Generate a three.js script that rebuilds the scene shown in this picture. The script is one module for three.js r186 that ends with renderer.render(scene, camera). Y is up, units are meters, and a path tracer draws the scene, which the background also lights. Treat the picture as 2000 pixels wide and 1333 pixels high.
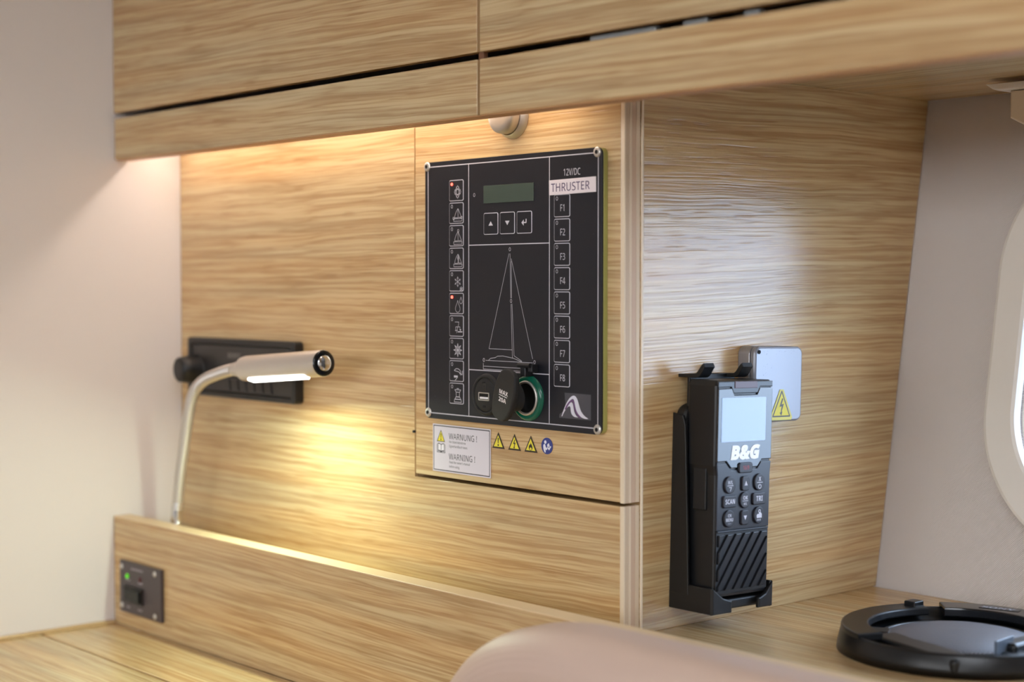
import * as THREE from 'three';
import { RoundedBoxGeometry } from 'three/addons/geometries/RoundedBoxGeometry.js';
import { mergeGeometries } from 'three/addons/utils/BufferGeometryUtils.js';
import { TextGeometry } from 'three/addons/geometries/TextGeometry.js';
import { FontLoader } from 'three/addons/loaders/FontLoader.js';
import { RectAreaLightUniformsLib } from 'three/addons/lights/RectAreaLightUniformsLib.js';

// ---------------------------------------------------------------- camera, sky, lights, exposure
const H = 1.065;                                   // height of the lens above the cabin sole; all y below are measured from the lens
const scene = new THREE.Scene();
const camera = new THREE.PerspectiveCamera(24.0, 2000 / 1333, 0.02, 60);
{
  const yaw = Math.atan(2755 / Math.hypot(3135, 111)), pitch = THREE.MathUtils.degToRad(2.03);
  camera.fov = 2 * THREE.MathUtils.radToDeg(Math.atan(666.5 / 3135));
  camera.position.set(0.8358, H, 0.8444);
  camera.lookAt(0.8358 - Math.cos(yaw) * Math.cos(pitch), H - Math.sin(pitch), 0.8444 - Math.sin(yaw) * Math.cos(pitch));
  camera.focus = 1.27; camera.userData.fStop = 3.6;
  camera.updateProjectionMatrix();
}
const renderer = new THREE.WebGLRenderer({ antialias: true });
renderer.toneMapping = THREE.LinearToneMapping;
renderer.toneMappingExposure = 3.1;
renderer.shadowMap.enabled = true;
RectAreaLightUniformsLib.init();
{ // bright overcast sky over pale water
  const W = 128, N = 64, d = new Float32Array(W * N * 4);
  for (let j = 0; j < N; j++) for (let i = 0; i < W; i++) {
    const e = ((j + 0.5) / N - 0.5) * Math.PI, s = Math.max(0, Math.sin(e)), k = (j * W + i) * 4;
    // hazy: warmer towards the low veiled sun on the +z side, bluer away from it
    const az = (i / W - 0.5) * 2 * Math.PI, sunward = 0.5 + 0.5 * Math.sin(az) * Math.cos(e);
    const blue = [0.92, 1.08, 1.34], warmSky = [1.03, 1.06, 1.10], f = (e < 0 ? 0.5 : 1) * (1 - 0.22 * s);
    for (let c = 0; c < 3; c++) d[k + c] = 3.0 * f * (blue[c] + (warmSky[c] - blue[c]) * sunward);
    d[k + 3] = 1;
  }
  const t = new THREE.DataTexture(d, W, N, THREE.RGBAFormat, THREE.FloatType);
  t.mapping = THREE.EquirectangularReflectionMapping; t.magFilter = t.minFilter = THREE.LinearFilter; t.needsUpdate = true;
  scene.background = t;
}
function areaLight(color, intensity, w, h, from, to) {
  const l = new THREE.RectAreaLight(color, intensity, w, h);
  l.position.set(from[0], from[1] + H, from[2]); l.lookAt(to[0], to[1] + H, to[2]);
  scene.add(l); return l;
}
const font = await new FontLoader().loadAsync('fonts/droid/droid_sans_bold.typeface.json');
// ---------------------------------------------------------------- helpers
let seed = 7;
const rnd = () => { seed = (seed * 1664525 + 1013904223) >>> 0; return seed / 4294967296; };
const used = new Map();
function numbered(name) { const n = used.get(name) ?? 0; used.set(name, n + 1); return n ? `${name}_${String(n).padStart(3, '0')}` : name; }
const mm = (...a) => a.map((v) => v / 1000);
function shade(o) { o.castShadow = o.receiveShadow = true; return o; }
function thing(name, label, category, [x, y, z], group) {
  const o = new THREE.Group(); o.name = numbered(name); o.position.set(x, y + H, z);
  o.userData = { label, category }; if (group) o.userData.group = group;
  scene.add(o); return o;
}
function structure(name, [x, y, z]) { const o = new THREE.Group(); o.name = name; o.position.set(x, y + H, z); o.userData = { kind: 'structure' }; scene.add(o); return o; }
function part(name, geo, mat, parent, label) {
  const m = shade(new THREE.Mesh(Array.isArray(geo) ? join(geo) : geo, mat));
  const n = parent.children.filter((c) => c.name.replace(/_\d{3}$/, '') === name).length;
  m.name = n ? `${name}_${String(n).padStart(3, '0')}` : name;
  if (label) m.userData.label = label;
  parent.add(m); return m;
}
function join(list) {
  return mergeGeometries(list.map((g) => { const q = g.index ? g.toNonIndexed() : g; for (const k of Object.keys(q.attributes)) if (!['position', 'normal', 'uv'].includes(k)) q.deleteAttribute(k); return q; }));
}
const box = (w, h, d, x = 0, y = 0, z = 0, r = 0.0008, seg = 2) => new RoundedBoxGeometry(w, h, d, seg, Math.min(r, w / 2.01, h / 2.01, d / 2.01)).translate(x, y, z);
const cyl = (r0, r1, h, x = 0, y = 0, z = 0, seg = 40) => new THREE.CylinderGeometry(r0, r1, h, seg).translate(x, y, z);
const disc = (r, d, x, y, z, seg = 40) => cyl(r, r, d, 0, 0, 0, seg).rotateX(Math.PI / 2).translate(x, y, z + d / 2);     // axis along z, back face at z
const lathe = (pts, seg = 56) => new THREE.LatheGeometry(pts.map(([a, b]) => new THREE.Vector2(a, b)), seg);
function roundRect(x, y, w, h, r, P = THREE.Shape) {
  const s = new P();
  s.moveTo(x + r, y).lineTo(x + w - r, y).absarc(x + w - r, y + r, r, -Math.PI / 2, 0).lineTo(x + w, y + h - r).absarc(x + w - r, y + h - r, r, 0, Math.PI / 2)
    .lineTo(x + r, y + h).absarc(x + r, y + h - r, r, Math.PI / 2, Math.PI).lineTo(x, y + r).absarc(x + r, y + r, r, Math.PI, Math.PI * 1.5);
  return s;
}
function poly(pts, P = THREE.Shape) { const s = new P(); pts.forEach(([x, y], i) => (i ? s.lineTo(x, y) : s.moveTo(x, y))); s.closePath(); return s; }
function slab(shape, depth, bevel = 0.0004, z = 0, curve = 10) {
  return new THREE.ExtrudeGeometry(shape, { depth: Math.max(1e-5, depth - 2 * bevel), bevelEnabled: bevel > 0, bevelSize: bevel, bevelOffset: -bevel, bevelThickness: bevel, bevelSegments: 2, curveSegments: curve }).translate(0, 0, z + bevel);
}
function tube(pts, r, seg = 60, rad = 14) { return new THREE.TubeGeometry(new THREE.CatmullRomCurve3(pts.map((p) => new THREE.Vector3(...p))), seg, r, rad); }
function planarUV(geo, x0, y0, w, h) {
  const p = geo.attributes.position, uv = new Float32Array(p.count * 2);
  for (let i = 0; i < p.count; i++) { uv[2 * i] = (p.getX(i) - x0) / w; uv[2 * i + 1] = (p.getY(i) - y0) / h; }
  geo.setAttribute('uv', new THREE.BufferAttribute(uv, 2)); return geo;
}
// uv in metres / tile, grain along `axis`
const TU = 0.8, TV = 0.5;
function grain(geo, axis, ou = 0, ov = 0, slope = 0) {
  let g = geo.index ? geo.toNonIndexed() : geo;
  const p = g.attributes.position, n = g.attributes.normal, uv = new Float32Array(p.count * 2);
  for (let f = 0; f < p.count; f += 3) {
    let nx = 0, ny = 0, nz = 0;
    for (let i = f; i < f + 3; i++) { nx += n.getX(i); ny += n.getY(i); nz += n.getZ(i); }
    const a = [Math.abs(nx), Math.abs(ny), Math.abs(nz)], m = a.indexOf(Math.max(...a));
    for (let i = f; i < f + 3; i++) {
      const v = [p.getX(i), p.getY(i), p.getZ(i)];
      let u, w;
      if (m === axis) { u = v[(axis + 1) % 3] * 0.2; w = v[(axis + 2) % 3]; } else { u = v[axis]; w = v[3 - axis - m]; }
      uv[2 * i] = (u + ou) / TU; uv[2 * i + 1] = (w + ov + slope * u) / TV;
    }
  }
  g.setAttribute('uv', new THREE.BufferAttribute(uv, 2)); return g;
}
const X = 0, Yx = 1, Z = 2;

// periodic value noise
function hash(i, j, s) { let h = (i * 374761393 + j * 668265263 + s * 2147483647) | 0; h = Math.imul(h ^ (h >>> 13), 1274126177); h ^= h >>> 16; return (h >>> 0) / 4294967296; }
function noise(x, y, px, py, s) {
  const ix = Math.floor(x), iy = Math.floor(y), fx = x - ix, fy = y - iy, a = fx * fx * (3 - 2 * fx), b = fy * fy * (3 - 2 * fy);
  const w = (v, p) => ((v % p) + p) % p, x0 = w(ix, px), x1 = w(ix + 1, px), y0 = w(iy, py), y1 = w(iy + 1, py);
  const t = hash(x0, y0, s), u = hash(x1, y0, s), v = hash(x0, y1, s), q = hash(x1, y1, s);
  return (t + (u - t) * a) * (1 - b) + (v + (q - v) * a) * b;
}
function dataTexture(w, h, fn, srgb) {
  const d = new Uint8Array(w * h * 4);
  for (let j = 0; j < h; j++) for (let i = 0; i < w; i++) { const c = fn(i / w, j / h), k = (j * w + i) * 4; d[k] = c[0]; d[k + 1] = c[1]; d[k + 2] = c[2]; d[k + 3] = 255; }
  const t = new THREE.DataTexture(d, w, h, THREE.RGBAFormat); t.wrapS = t.wrapT = THREE.RepeatWrapping; t.magFilter = THREE.LinearFilter; t.minFilter = THREE.LinearMipmapLinearFilter; t.generateMipmaps = true;
  if (srgb) t.colorSpace = THREE.SRGBColorSpace; t.needsUpdate = true; return t;
}
const smooth = (a, b, x) => { const t = Math.min(1, Math.max(0, (x - a) / (b - a))); return t * t * (3 - 2 * t); };
function oak(u, v) {                                   // [darkness 0..1, pore 0..1, warm 0..1]
  const wob = (noise(u * 3, v * 6, 3, 6, 1) - 0.5) * 0.010 + (noise(u * 8, v * 20, 8, 20, 2) - 0.5) * 0.0050 + (noise(u * 22, v * 60, 22, 60, 12) - 0.5) * 0.0022;
  const w = v + wob;
  const band = noise(u * 1, w * 14, 1, 14, 3);
  const s1 = noise(u * 5, w * 100, 5, 100, 4), s2 = noise(u * 8, w * 200, 8, 200, 5), s3 = noise(u * 13, w * 430, 13, 430, 6), s4 = noise(u * 50, w * 860, 50, 860, 8);
  const rl = Math.pow(1 - Math.abs(2 * noise(u * 4, w * 150, 4, 150, 14) - 1), 5), rm = Math.pow(1 - Math.abs(2 * noise(u * 6, w * 300, 6, 300, 15) - 1), 5);
  let d = 0.08 * band + 0.10 * s1 + 0.20 * s2 + 0.26 * s3 + 0.12 * s4 + 0.20 * rl + 0.20 * rm;
  d = smooth(0.22, 0.74, d);
  const p = smooth(0.62, 0.9, noise(u * 30, w * 420, 30, 420, 7)) * smooth(0.35, 0.75, s2);
  return [d, p, noise(u * 3, w * 40, 3, 40, 9)];
}
const OW = 1024, OH = 2048, oakGrid = new Float32Array(OW * OH * 3);
for (let j = 0; j < OH; j++) for (let i = 0; i < OW; i++) { const o = oak(i / OW, j / OH), k = (j * OW + i) * 3; oakGrid[k] = o[0]; oakGrid[k + 1] = o[1]; oakGrid[k + 2] = o[2]; }
const oakAt = (u, v) => { const k = (Math.round(v * OH) * OW + Math.round(u * OW)) * 3; return [oakGrid[k], oakGrid[k + 1], oakGrid[k + 2]]; };
const oakColor = dataTexture(OW, OH, (u, v) => {
  const [d, p, w] = oakAt(u, v), t = Math.min(1, d * 0.85 + p * 0.30), L = [214, 186, 139], D = [176, 139, 93];
  return [0, 1, 2].map((c) => L[c] + (D[c] - L[c]) * t + (c === 0 ? 5 : c === 2 ? -5 : -1) * (w - 0.5) * 2);
}, true);
const oakBump = dataTexture(OW, OH, (u, v) => { const [d, p] = oakAt(u, v), g = Math.max(0, 235 - 120 * d - 100 * p); return [g, g, g]; });
const std = (color, roughness = 0.5, metalness = 0, o = {}) => new THREE.MeshPhysicalMaterial({ color, roughness, metalness, ...o });
const oakMat = std(0xffffff, 0.24, 0, { ior: 1.58, map: oakColor, bumpMap: oakBump, bumpScale: 0.00020 });
const oakEdge = std(0xd9c9b4, 0.4, 0, { map: oakColor, bumpMap: oakBump, bumpScale: 0.0001 });
const fine = dataTexture(256, 256, (u, v) => { const g = 255 * (0.5 * noise(u * 64, v * 64, 64, 64, 21) + 0.5 * noise(u * 128, v * 128, 128, 128, 22)); return [g, g, g]; });
const plastic = (c, r = 0.45, o = {}) => std(c, r, 0, { bumpMap: fine, bumpScale: 0.00002, ...o });
const black = plastic(0x17171a, 0.5), blackGloss = std(0x0f1013, 0.16), rubber = plastic(0x1b1b1b, 0.7);
const chrome = std(0xdedede, 0.12, 1), steel = std(0xc4c0ba, 0.42, 0.8), darkHole = std(0x050505, 0.8);
const whitePaint = std(0xe9e2d8, 0.5, 0, { bumpMap: fine, bumpScale: 0.00003 });

function canvas(w, h, draw) {
  const c = document.createElement('canvas'); c.width = w; c.height = h; const g = c.getContext('2d'); draw(g, w, h);
  const t = new THREE.CanvasTexture(c); t.colorSpace = THREE.SRGBColorSpace; t.anisotropy = 8; return t;
}
function line(g, pts, close) { g.beginPath(); pts.forEach(([x, y], i) => (i ? g.lineTo(x, y) : g.moveTo(x, y))); if (close) g.closePath(); g.stroke(); }
function rr(g, x, y, w, h, r) { g.beginPath(); g.moveTo(x + r, y); g.arcTo(x + w, y, x + w, y + h, r); g.arcTo(x + w, y + h, x, y + h, r); g.arcTo(x, y + h, x, y, r); g.arcTo(x, y, x + w, y, r); g.closePath(); }
function text(g, s, x, y, size, sx = 1, font = 'sans-serif', weight = '') { g.save(); g.translate(x, y); g.scale(sx, 1); g.font = `${weight} ${size}px ${font}`; g.fillText(s, 0, 0); g.restore(); }

// ---------------------------------------------------------------- the cabin shell
const XL = -0.649, CTR = -0.263, DESK = -0.3435, UNDER = 0.163, LEAN = Math.atan(0.17);
const CEIL = 0.80, XR = 2.6, ZF = 2.6;
const laminate = std(0xe8e0db, 0.55, 0, { bumpMap: fine, bumpScale: 0.00002 });
const liner = std(0xdfd9cf, 0.7);
{
  const f = structure('floor', [0, -H, 0]);
  for (let i = 0; i < 18; i++) part('plank', grain(box(3.34, 0.03, 0.184, 0.98, -0.015, -0.52 + i * 0.186 , 0.002), X, rnd(), rnd()), std(0x9c7a58, 0.4, 0, { map: oakColor }), f);
  const deck = poly([[-0.72, -2.75], [2.68, -2.75], [2.68, 0.65], [-0.72, 0.65]]);       // x, -z
  deck.holes.push(roundRect(0.95, -1.5, 0.9, 0.8, 0.08, THREE.Path));                      // open deck hatch
  part('deckhead', slab(deck, 0.04, 0, 0).rotateX(-Math.PI / 2), liner, structure('ceiling', [0, CEIL, 0]));
  part('wall_panel', box(0.04, CEIL + H, 3.3, -0.02, (CEIL - H) / 2, 1.02, 0.001), laminate, structure('wall_left', [XL, 0, 0]));
  const wf = new THREE.Shape([[-0.69, -H], [2.64, -H], [2.64, CEIL], [-0.69, CEIL]].map((p) => new THREE.Vector2(...p)));
  for (const x of [-0.25, 1.05]) wf.holes.push(roundRect(x, 0.06, 1.2, 0.48, 0.06, THREE.Path));
  part('wall_panel', slab(wf, 0.04, 0, 0), liner, structure('wall_front', [0, 0, ZF]));
  const wr = new THREE.Shape([[-0.5, -H], [2.64, -H], [2.64, CEIL], [-0.5, CEIL]].map((p) => new THREE.Vector2(...p)));
  const r = structure('wall_right', [XR, 0, 0]);
  part('wall_panel', slab(wr, 0.04, 0, 0).rotateY(-Math.PI / 2).translate(0.04, 0, 0), liner, r);
}
part('water', new THREE.PlaneGeometry(220, 220).rotateX(-Math.PI / 2), std(0x1d3a44, 0.12, 0, { ior: 1.33 }), structure('sea', [0, -1.32, 0]));   // outside, below the portlights
// hull side: padded vinyl lining that leans outwards with the hull, and its window
const hull = new THREE.Group(); hull.name = 'wall_back'; hull.userData = { kind: 'structure' };
hull.position.set(0, CTR + H, -0.3129); hull.rotation.x = -LEAN; scene.add(hull);
const WX = 0.0935, WS = 0.045, WW = 0.54, WH = 0.345;                    // window frame: left, bottom (up the slope), width, height
{
  const vinylRib = dataTexture(256, 256, (u, v) => {
    const a = (u * 4 + (1 - v) * 4) % 1, rib = Math.pow(Math.abs(Math.sin(Math.PI * a)), 0.7), q = 0.7 + 0.3 * noise(u * 48, v * 48, 48, 48, 31);
    const g = 255 * rib * q; return [g, g, g];
  });
  vinylRib.repeat.set(140, 140);
  const vinyl = std(0xe3dad5, 0.6, 0, { bumpMap: vinylRib, bumpScale: 0.0005 });
  const s = poly([[-0.7, -0.83], [2.65, -0.83], [2.65, 1.12], [-0.7, 1.12]]);
  s.holes.push(roundRect(WX + 0.02, WS + 0.02, WW - 0.04, WH - 0.04, 0.09, THREE.Path));
  part('lining', planarUV(slab(s, 0.05, 0, -0.05, 24), 0, 0, 1, 1), vinyl, hull);
  const w = new THREE.Group(); w.name = 'window_1'; w.userData = { kind: 'structure' };
  w.position.copy(hull.position); w.rotation.copy(hull.rotation); scene.add(w);
  const fr = roundRect(WX, WS, WW, WH, 0.115); fr.holes.push(roundRect(WX + 0.03, WS + 0.03, WW - 0.06, WH - 0.06, 0.088, THREE.Path));
  const cream = std(0xe8e2da, 0.42);
  part('frame', slab(fr, 0.012, 0.004, 0, 28), cream, w);
  const rv = roundRect(WX + 0.03, WS + 0.03, WW - 0.06, WH - 0.06, 0.088); rv.holes.push(roundRect(WX + 0.034, WS + 0.034, WW - 0.068, WH - 0.068, 0.085, THREE.Path));
  part('reveal', slab(rv, 0.05, 0, -0.05, 28), cream, w);
  part('glass', new THREE.ShapeGeometry(roundRect(WX + 0.032, WS + 0.032, WW - 0.064, WH - 0.064, 0.086), 24).translate(0, 0, -0.034), std(new THREE.Color(0.80, 0.90, 1.0), 0.02, 0, { transmission: 1, thickness: 0 }), w);
}

// ---------------------------------------------------------------- fixed oak joinery
const plyTones = [0xe6d3b6, 0xcfb596, 0xe2cdb0, 0xd0b093, 0xdcc6a8].map((c) => std(c, 0.45, 0, { bumpMap: fine, bumpScale: 0.00005 }));
// visible edge of a board: thin laminations, each a strip of its own, in the plane x = 0 from z = 0 back to -0.0165
function plyEdge(parent, y0, y1, x) {
  const w = [0.0016, 0.0038, 0.0026, 0.0044, 0.0041]; let z = 0;
  w.forEach((d, i) => { part('ply_layer', box(0.004, y1 - y0, d - 0.0001, x - 0.002 + (i % 2 ? -0.00015 : 0), (y0 + y1) / 2, z - d / 2, 0.0003), plyTones[i], parent); z -= d; });
}
const HX0 = -0.2515, HY0 = -0.1642;                    // hatch: left edge and lower edge
{
  const t = thing('instrument_wall_panel', 'large oak veneer panel behind the reading lamp, with the hatch set into it', 'wall panel', [XL, CTR, 0]);
  const s = poly([[0.001, 0], [0.649 - 0.004, 0], [0.649 - 0.004, HY0 - CTR - 0.0012], [HX0 - XL - 0.0008, HY0 - CTR - 0.0012], [HX0 - XL - 0.0008, UNDER - CTR], [0.001, UNDER - CTR]]);
  part('veneer_board', grain(slab(s, 0.0165, 0.0004, -0.0165), X, 0.1, 0.02, -0.006), oakMat, t);
  plyEdge(t, 0, HY0 - CTR - 0.0012, 0.649);
  part('hinge_pin', disc(0.0012, 0.002, HX0 - XL - 0.001, -0.1265 - CTR, -0.0005, 12), darkHole, t);
}
{
  const t = thing('access_hatch', 'square oak hatch door carrying the black switch panel, plywood edge at its right', 'hatch', [HX0, HY0, 0]);
  const w = -HX0, h = UNDER - HY0 - 0.001;
  part('door_board', grain(box(w - 0.0045, h - 0.0012, 0.0165, 0.0006 + (w - 0.0045) / 2, 0.0012 + h / 2, -0.00825, 0.0006), X, 0.47, 0.21, 0.012), oakMat, t);
  plyEdge(t, 0.0012, h, w);
}
{
  const t = thing('cabinet_end_panel', 'oak end panel running back to the hull lining, carrying the handset and the metal box', 'wall panel', [0, CTR, -0.0172]);
  // outline in (z, y), then turned so that it faces +x
  const s = poly([[0, 0], [-0.3129 + 0.0182, 0], [-0.3855 + 0.0182, UNDER - CTR], [0, UNDER - CTR]]);
  part('veneer_board', grain(slab(s, 0.016, 0.0005, 0).rotateY(-Math.PI / 2), Z, 0.2, 0.33, 0.02), oakMat, t);
  part('edge_band', grain(box(0.0012, UNDER - CTR - 0.001, 0.0022, 0.0004, (UNDER - CTR) / 2, -0.0011, 0.0004), Yx, 0.3, 0.1), std(0xf1dfc4, 0.42), t);
}
{
  const t = thing('side_counter', 'low oak counter the round loudspeaker lies on, running under the end panel', 'counter', [XL, CTR, 0]);
  part('counter_top', grain(box(2.2, 0.018, 0.367, 1.1, -0.009, -0.1255, 0.0008), X, 0.62, 0.4), oakMat, t);
  part('base_cabinet', grain(box(2.2, H + CTR - 0.018, 0.16, 1.1, -(H + CTR + 0.018) / 2, -0.03, 0.001), X, 0.3, 0.3), oakMat, t);
}
{
  const t = thing('fiddle_board', 'upright oak fiddle board along the back of the desk, behind the beige seat back', 'fiddle board', [XL, DESK, 0.0695]);
  part('board', grain(box(1.25, 0.108, 0.0185, 0.626, 0.054, 0, 0.0008), X, 0.05, 0.13, 0.006), oakMat, t);
  part('top_edge', grain(box(1.25, 0.0012, 0.0182, 0.626, 0.1082, 0, 0.0005), X, 0.31, 0.44), std(0xdcc096, 0.42, 0, { bumpMap: fine, bumpScale: 0.00003 }), t);
}
{
  const t = thing('chart_desk', 'oak desk top with a hinged front lid, below the fiddle board', 'desk', [XL, DESK, 0.079]);
  part('rear_strip', grain(box(0.585, 0.018, 0.0795, 0.2935, -0.009, 0.0396, 0.0008), X, 0.55, 0.05), oakMat, t);
  part('lid', grain(box(0.585, 0.018, 0.42, 0.2935, -0.009, 0.292, 0.0008), X, 0.2, 0.27), oakMat, t);
  part('base_cabinet', grain(box(0.57, H + DESK - 0.018, 0.46, 0.287, -(H + DESK + 0.018) / 2, 0.25, 0.001), X, 0.1, 0.2), oakMat, t);
  part('wall_bead', grain(box(0.006, 0.0035, 0.499, 0.0035, 0.0017, 0.2505, 0.001), Z, 0.1, 0.2), oakMat, t);
}
{
  const t = thing('overhead_cabinet', 'oak overhead cabinet with two flap doors above a black finger gap', 'cabinet', [XL, 0.1252, 0.075]);
  const SX = 0.5705, R = 1.75, GB = 0.0413, GT = 0.0466, TOP = 0.46;   // seam between left and right, overall width, finger gap, door top
  const tk = 0.017;
  part('lower_rail', grain(box(SX - 0.0035, GB, tk, 0.0025 + (SX - 0.0035) / 2, GB / 2, -tk / 2, 0.0008), X, 0.12, 0.37, 0.02), oakMat, t);
  part('lower_rail', grain(box(R - SX - 0.0016, GB, tk, SX + 0.0016 + (R - SX - 0.0016) / 2, GB / 2, -tk / 2, 0.0008), X, 0.7, 0.07, 0.015), oakMat, t);
  part('rail_edge_band', grain(box(R - 0.004, 0.0011, tk - 0.001, 0.003 + R / 2, -0.0004, -tk / 2, 0.0004), X, 0.1, 0.3), std(0xb98a5c, 0.45), t);
  part('flap_door', grain(box(SX - 0.002, TOP - GT, 0.008, 0.0008 + (SX - 0.002) / 2, (TOP + GT) / 2, -0.004, 0.0008), X, 0.33, 0.02, 0.03), oakMat, t);
  part('flap_door', grain(box(R - SX - 0.0016, TOP - GT, 0.008, SX + 0.0016 + (R - SX - 0.0016) / 2, (TOP + GT) / 2, -0.004, 0.0008), X, 0.52, 0.26, 0.02), oakMat, t);
  part('seam_strip', box(0.006, TOP - 0.001, 0.004, SX + 0.0002, TOP / 2, -0.005, 0.0004), std(0x7a5238, 0.6), t);
  part('end_board', grain(box(0.016, TOP - 0.052, 0.44, R - 0.009, (TOP + 0.044) / 2, -0.235, 0.0006), Yx, 0.2, 0.3), oakMat, t);
  for (const [x, w] of [[0.684, 0.062], [0.771, 0.02], [0.822, 0.012]]) part('flap_stay_bracket', box(w, 0.0042, 0.006, x + w / 2, 0.0432, -0.0085, 0.0006), std(0x9aa0a2, 0.4, 0.6), t, 'grey metal bracket in the finger gap');
  part('bottom_board', grain(box(R, 0.003, 0.440, R / 2 + 0.001, UNDER - 0.1252 + 0.0015, -0.0180 - 0.220, 0.0004), X, 0.4, 0.14), oakMat, t);
  part('top_board', grain(box(R, 0.018, 0.49, R / 2, TOP + 0.009, -0.25, 0.0006), X, 0.2, 0.2), oakMat, t);
  part('closing_fascia', box(R, CEIL - 0.1252 - TOP - 0.019, 0.018, R / 2, (CEIL - 0.1252 + TOP + 0.019) / 2, -0.02, 0.0006), liner, t);
}

// ---------------------------------------------------------------- LED strip under the overhead cabinet
const warm = new THREE.Color(1, 0.85, 0.74);
{
  const t = thing('under_cabinet_strip_light', 'slim warm LED strip hidden behind the lower rail of the overhead cabinet', 'light', [-0.34, UNDER, 0.028]);
  part('channel', box(0.6, 0.006, 0.016, 0, -0.003, 0, 0.001), std(0xcfcfcf, 0.4, 0.8), t);
  part('diffuser', box(0.594, 0.0016, 0.011, 0, -0.0066, 0, 0.0004), std(0xffffff, 0.5, 0, { emissive: warm, emissiveIntensity: 4 }), t);
  areaLight(warm, 3.1, 0.59, 0.011, [-0.34, UNDER - 0.0085, 0.028], [-0.34, -1, 0.028]);
}

// ---------------------------------------------------------------- black square switch panel
const PX = -0.1235, PY = -0.1128;                      // panel origin: middle of its lower edge
const P = (x, y) => [x / 1000 - PX, y / 1000 - PY];    // millimetres on the wall to panel coordinates
const panelTex = canvas(1272, 1290, (g, W, Hh) => {
  const k = 6, mx = (x) => (x + 229.6) * k, my = (y) => (101.9 - y) * k, ink = '#c9c7cf';
  g.fillStyle = '#17181f'; g.fillRect(0, 0, W, Hh);
  for (let i = 0; i < 5200; i++) { const a = rnd(); g.fillStyle = a < 0.5 ? 'rgba(255,255,255,0.035)' : 'rgba(0,0,0,0.06)'; g.fillRect(rnd() * W, rnd() * Hh, 1 + rnd() * 2, 1 + rnd() * 2); }
  for (let i = 0; i < 46; i++) { g.fillStyle = 'rgba(190,190,205,0.32)'; g.fillRect(rnd() * W, rnd() * Hh, 2, 2 + rnd() * 2); }
  g.strokeStyle = ink; g.fillStyle = ink; g.lineWidth = 5.2; g.lineJoin = 'round';
  line(g, [[mx(-225.5), my(97.6)], [mx(-21.6), my(97.6)], [mx(-21.6), my(-108.4)], [mx(-225.5), my(-108.4)]], true);
  for (const x of [-172.3, -75.2]) line(g, [[mx(x), my(97.5)], [mx(x), my(-108.4)]]);
  line(g, [[mx(-172.3), my(31.4)], [mx(-75.2), my(31.4)]]);
  line(g, [[mx(-172.3), my(-70.1)], [mx(-75.2), my(-70.1)]]);
  line(g, [[mx(-123.2), my(-70.1)], [mx(-123.2), my(-108.4)]]);
  const key = (x, y, w, h) => { g.lineWidth = 3.8; rr(g, mx(x), my(y), w * k, h * k, 8); g.stroke(); };
  const eye = (x, y) => { g.lineWidth = 2.6; g.beginPath(); g.ellipse(mx(x), my(y), 6, 8, 0, 0, 7); g.stroke(); };
  g.lineWidth = 3;
  [...Array(10).keys()].forEach((i) => key(-197, 85.1 - i * 18.58, 18, 16.8));
  [...Array(8).keys()].forEach((i) => { key(-69.6, 68.0 - i * 18.56, 17.4, 16.8); eye(-66.4, 65.2 - i * 18.56); text(g, 'F' + (i + 1), mx(-63.2), my(55.4 - i * 18.56), 43, 0.84); });
  for (let i = 0; i < 10; i++) if (i !== 0 && i !== 5) eye(-193.6, 82.2 - i * 18.58);
  [-153.1, -133, -112.8].forEach((x) => key(x, 56.7, 17.4, 17));
  const cx = [-144.4, -124.2, -104];
  g.beginPath(); g.moveTo(mx(cx[0] - 2.8), my(46.6)); g.lineTo(mx(cx[0] + 2.8), my(46.6)); g.lineTo(mx(cx[0]), my(50.2)); g.fill();
  g.beginPath(); g.moveTo(mx(cx[1] - 2.8), my(50)); g.lineTo(mx(cx[1] + 2.8), my(50)); g.lineTo(mx(cx[1]), my(46.4)); g.fill();
  g.lineWidth = 6; line(g, [[mx(cx[2] + 2.2), my(50.8)], [mx(cx[2] + 2.2), my(48)], [mx(cx[2] - 1), my(48)]]);
  g.beginPath(); g.moveTo(mx(cx[2] - 3.4), my(48)); g.lineTo(mx(cx[2] - 0.6), my(50.4)); g.lineTo(mx(cx[2] - 0.6), my(45.4)); g.fill();
  eye(-165.3, 72);
  text(g, '12V/DC', mx(-59.8), my(82.2), 44, 0.78);
  // large sail plan
  g.lineWidth = 3; eye(-121.5, 27.3); eye(-120, -13.6); eye(-153.3, -61.6); eye(-92.2, -61.2);
  line(g, [[mx(-122.4), my(24)], [mx(-146.9), my(-52.2)], [mx(-118.3), my(-52.4)]]);
  line(g, [[mx(-121.2), my(24)], [mx(-120.4), my(-11.5)]]); line(g, [[mx(-119.7), my(18)], [mx(-119.4), my(-11.5)]]);
  line(g, [[mx(-120.1), my(-15.8)], [mx(-118.4), my(-59)]]); line(g, [[mx(-118.9), my(-15.8)], [mx(-116.4), my(-57)], [mx(-107), my(-61)]]);
  line(g, [[mx(-119.8), my(20)], [mx(-94.4), my(-58.8)]]);
  line(g, [[mx(-151), my(-61.8)], [mx(-94.2), my(-61.8)]]); line(g, [[mx(-147.4), my(-61.6)], [mx(-145), my(-60)], [mx(-139), my(-59.2)], [mx(-136.5), my(-58)], [mx(-130), my(-57.6)], [mx(-117), my(-59)], [mx(-107), my(-61.6)]]);
  line(g, [[mx(-154), my(-64)], [mx(-154), my(-69)], [mx(-92.4), my(-69)], [mx(-92.4), my(-64)]]); line(g, [[mx(-154), my(-66.6)], [mx(-92.4), my(-66.6)]]);
  // small key symbols, each drawn about the middle of its key in millimetres
  g.lineWidth = 2.4;
  const sym = (i, f) => { g.save(); g.translate(mx(-186.2), my(75.4 - i * 18.58)); g.scale(k, k); g.lineWidth = 0.45; f(); g.restore(); };
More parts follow.
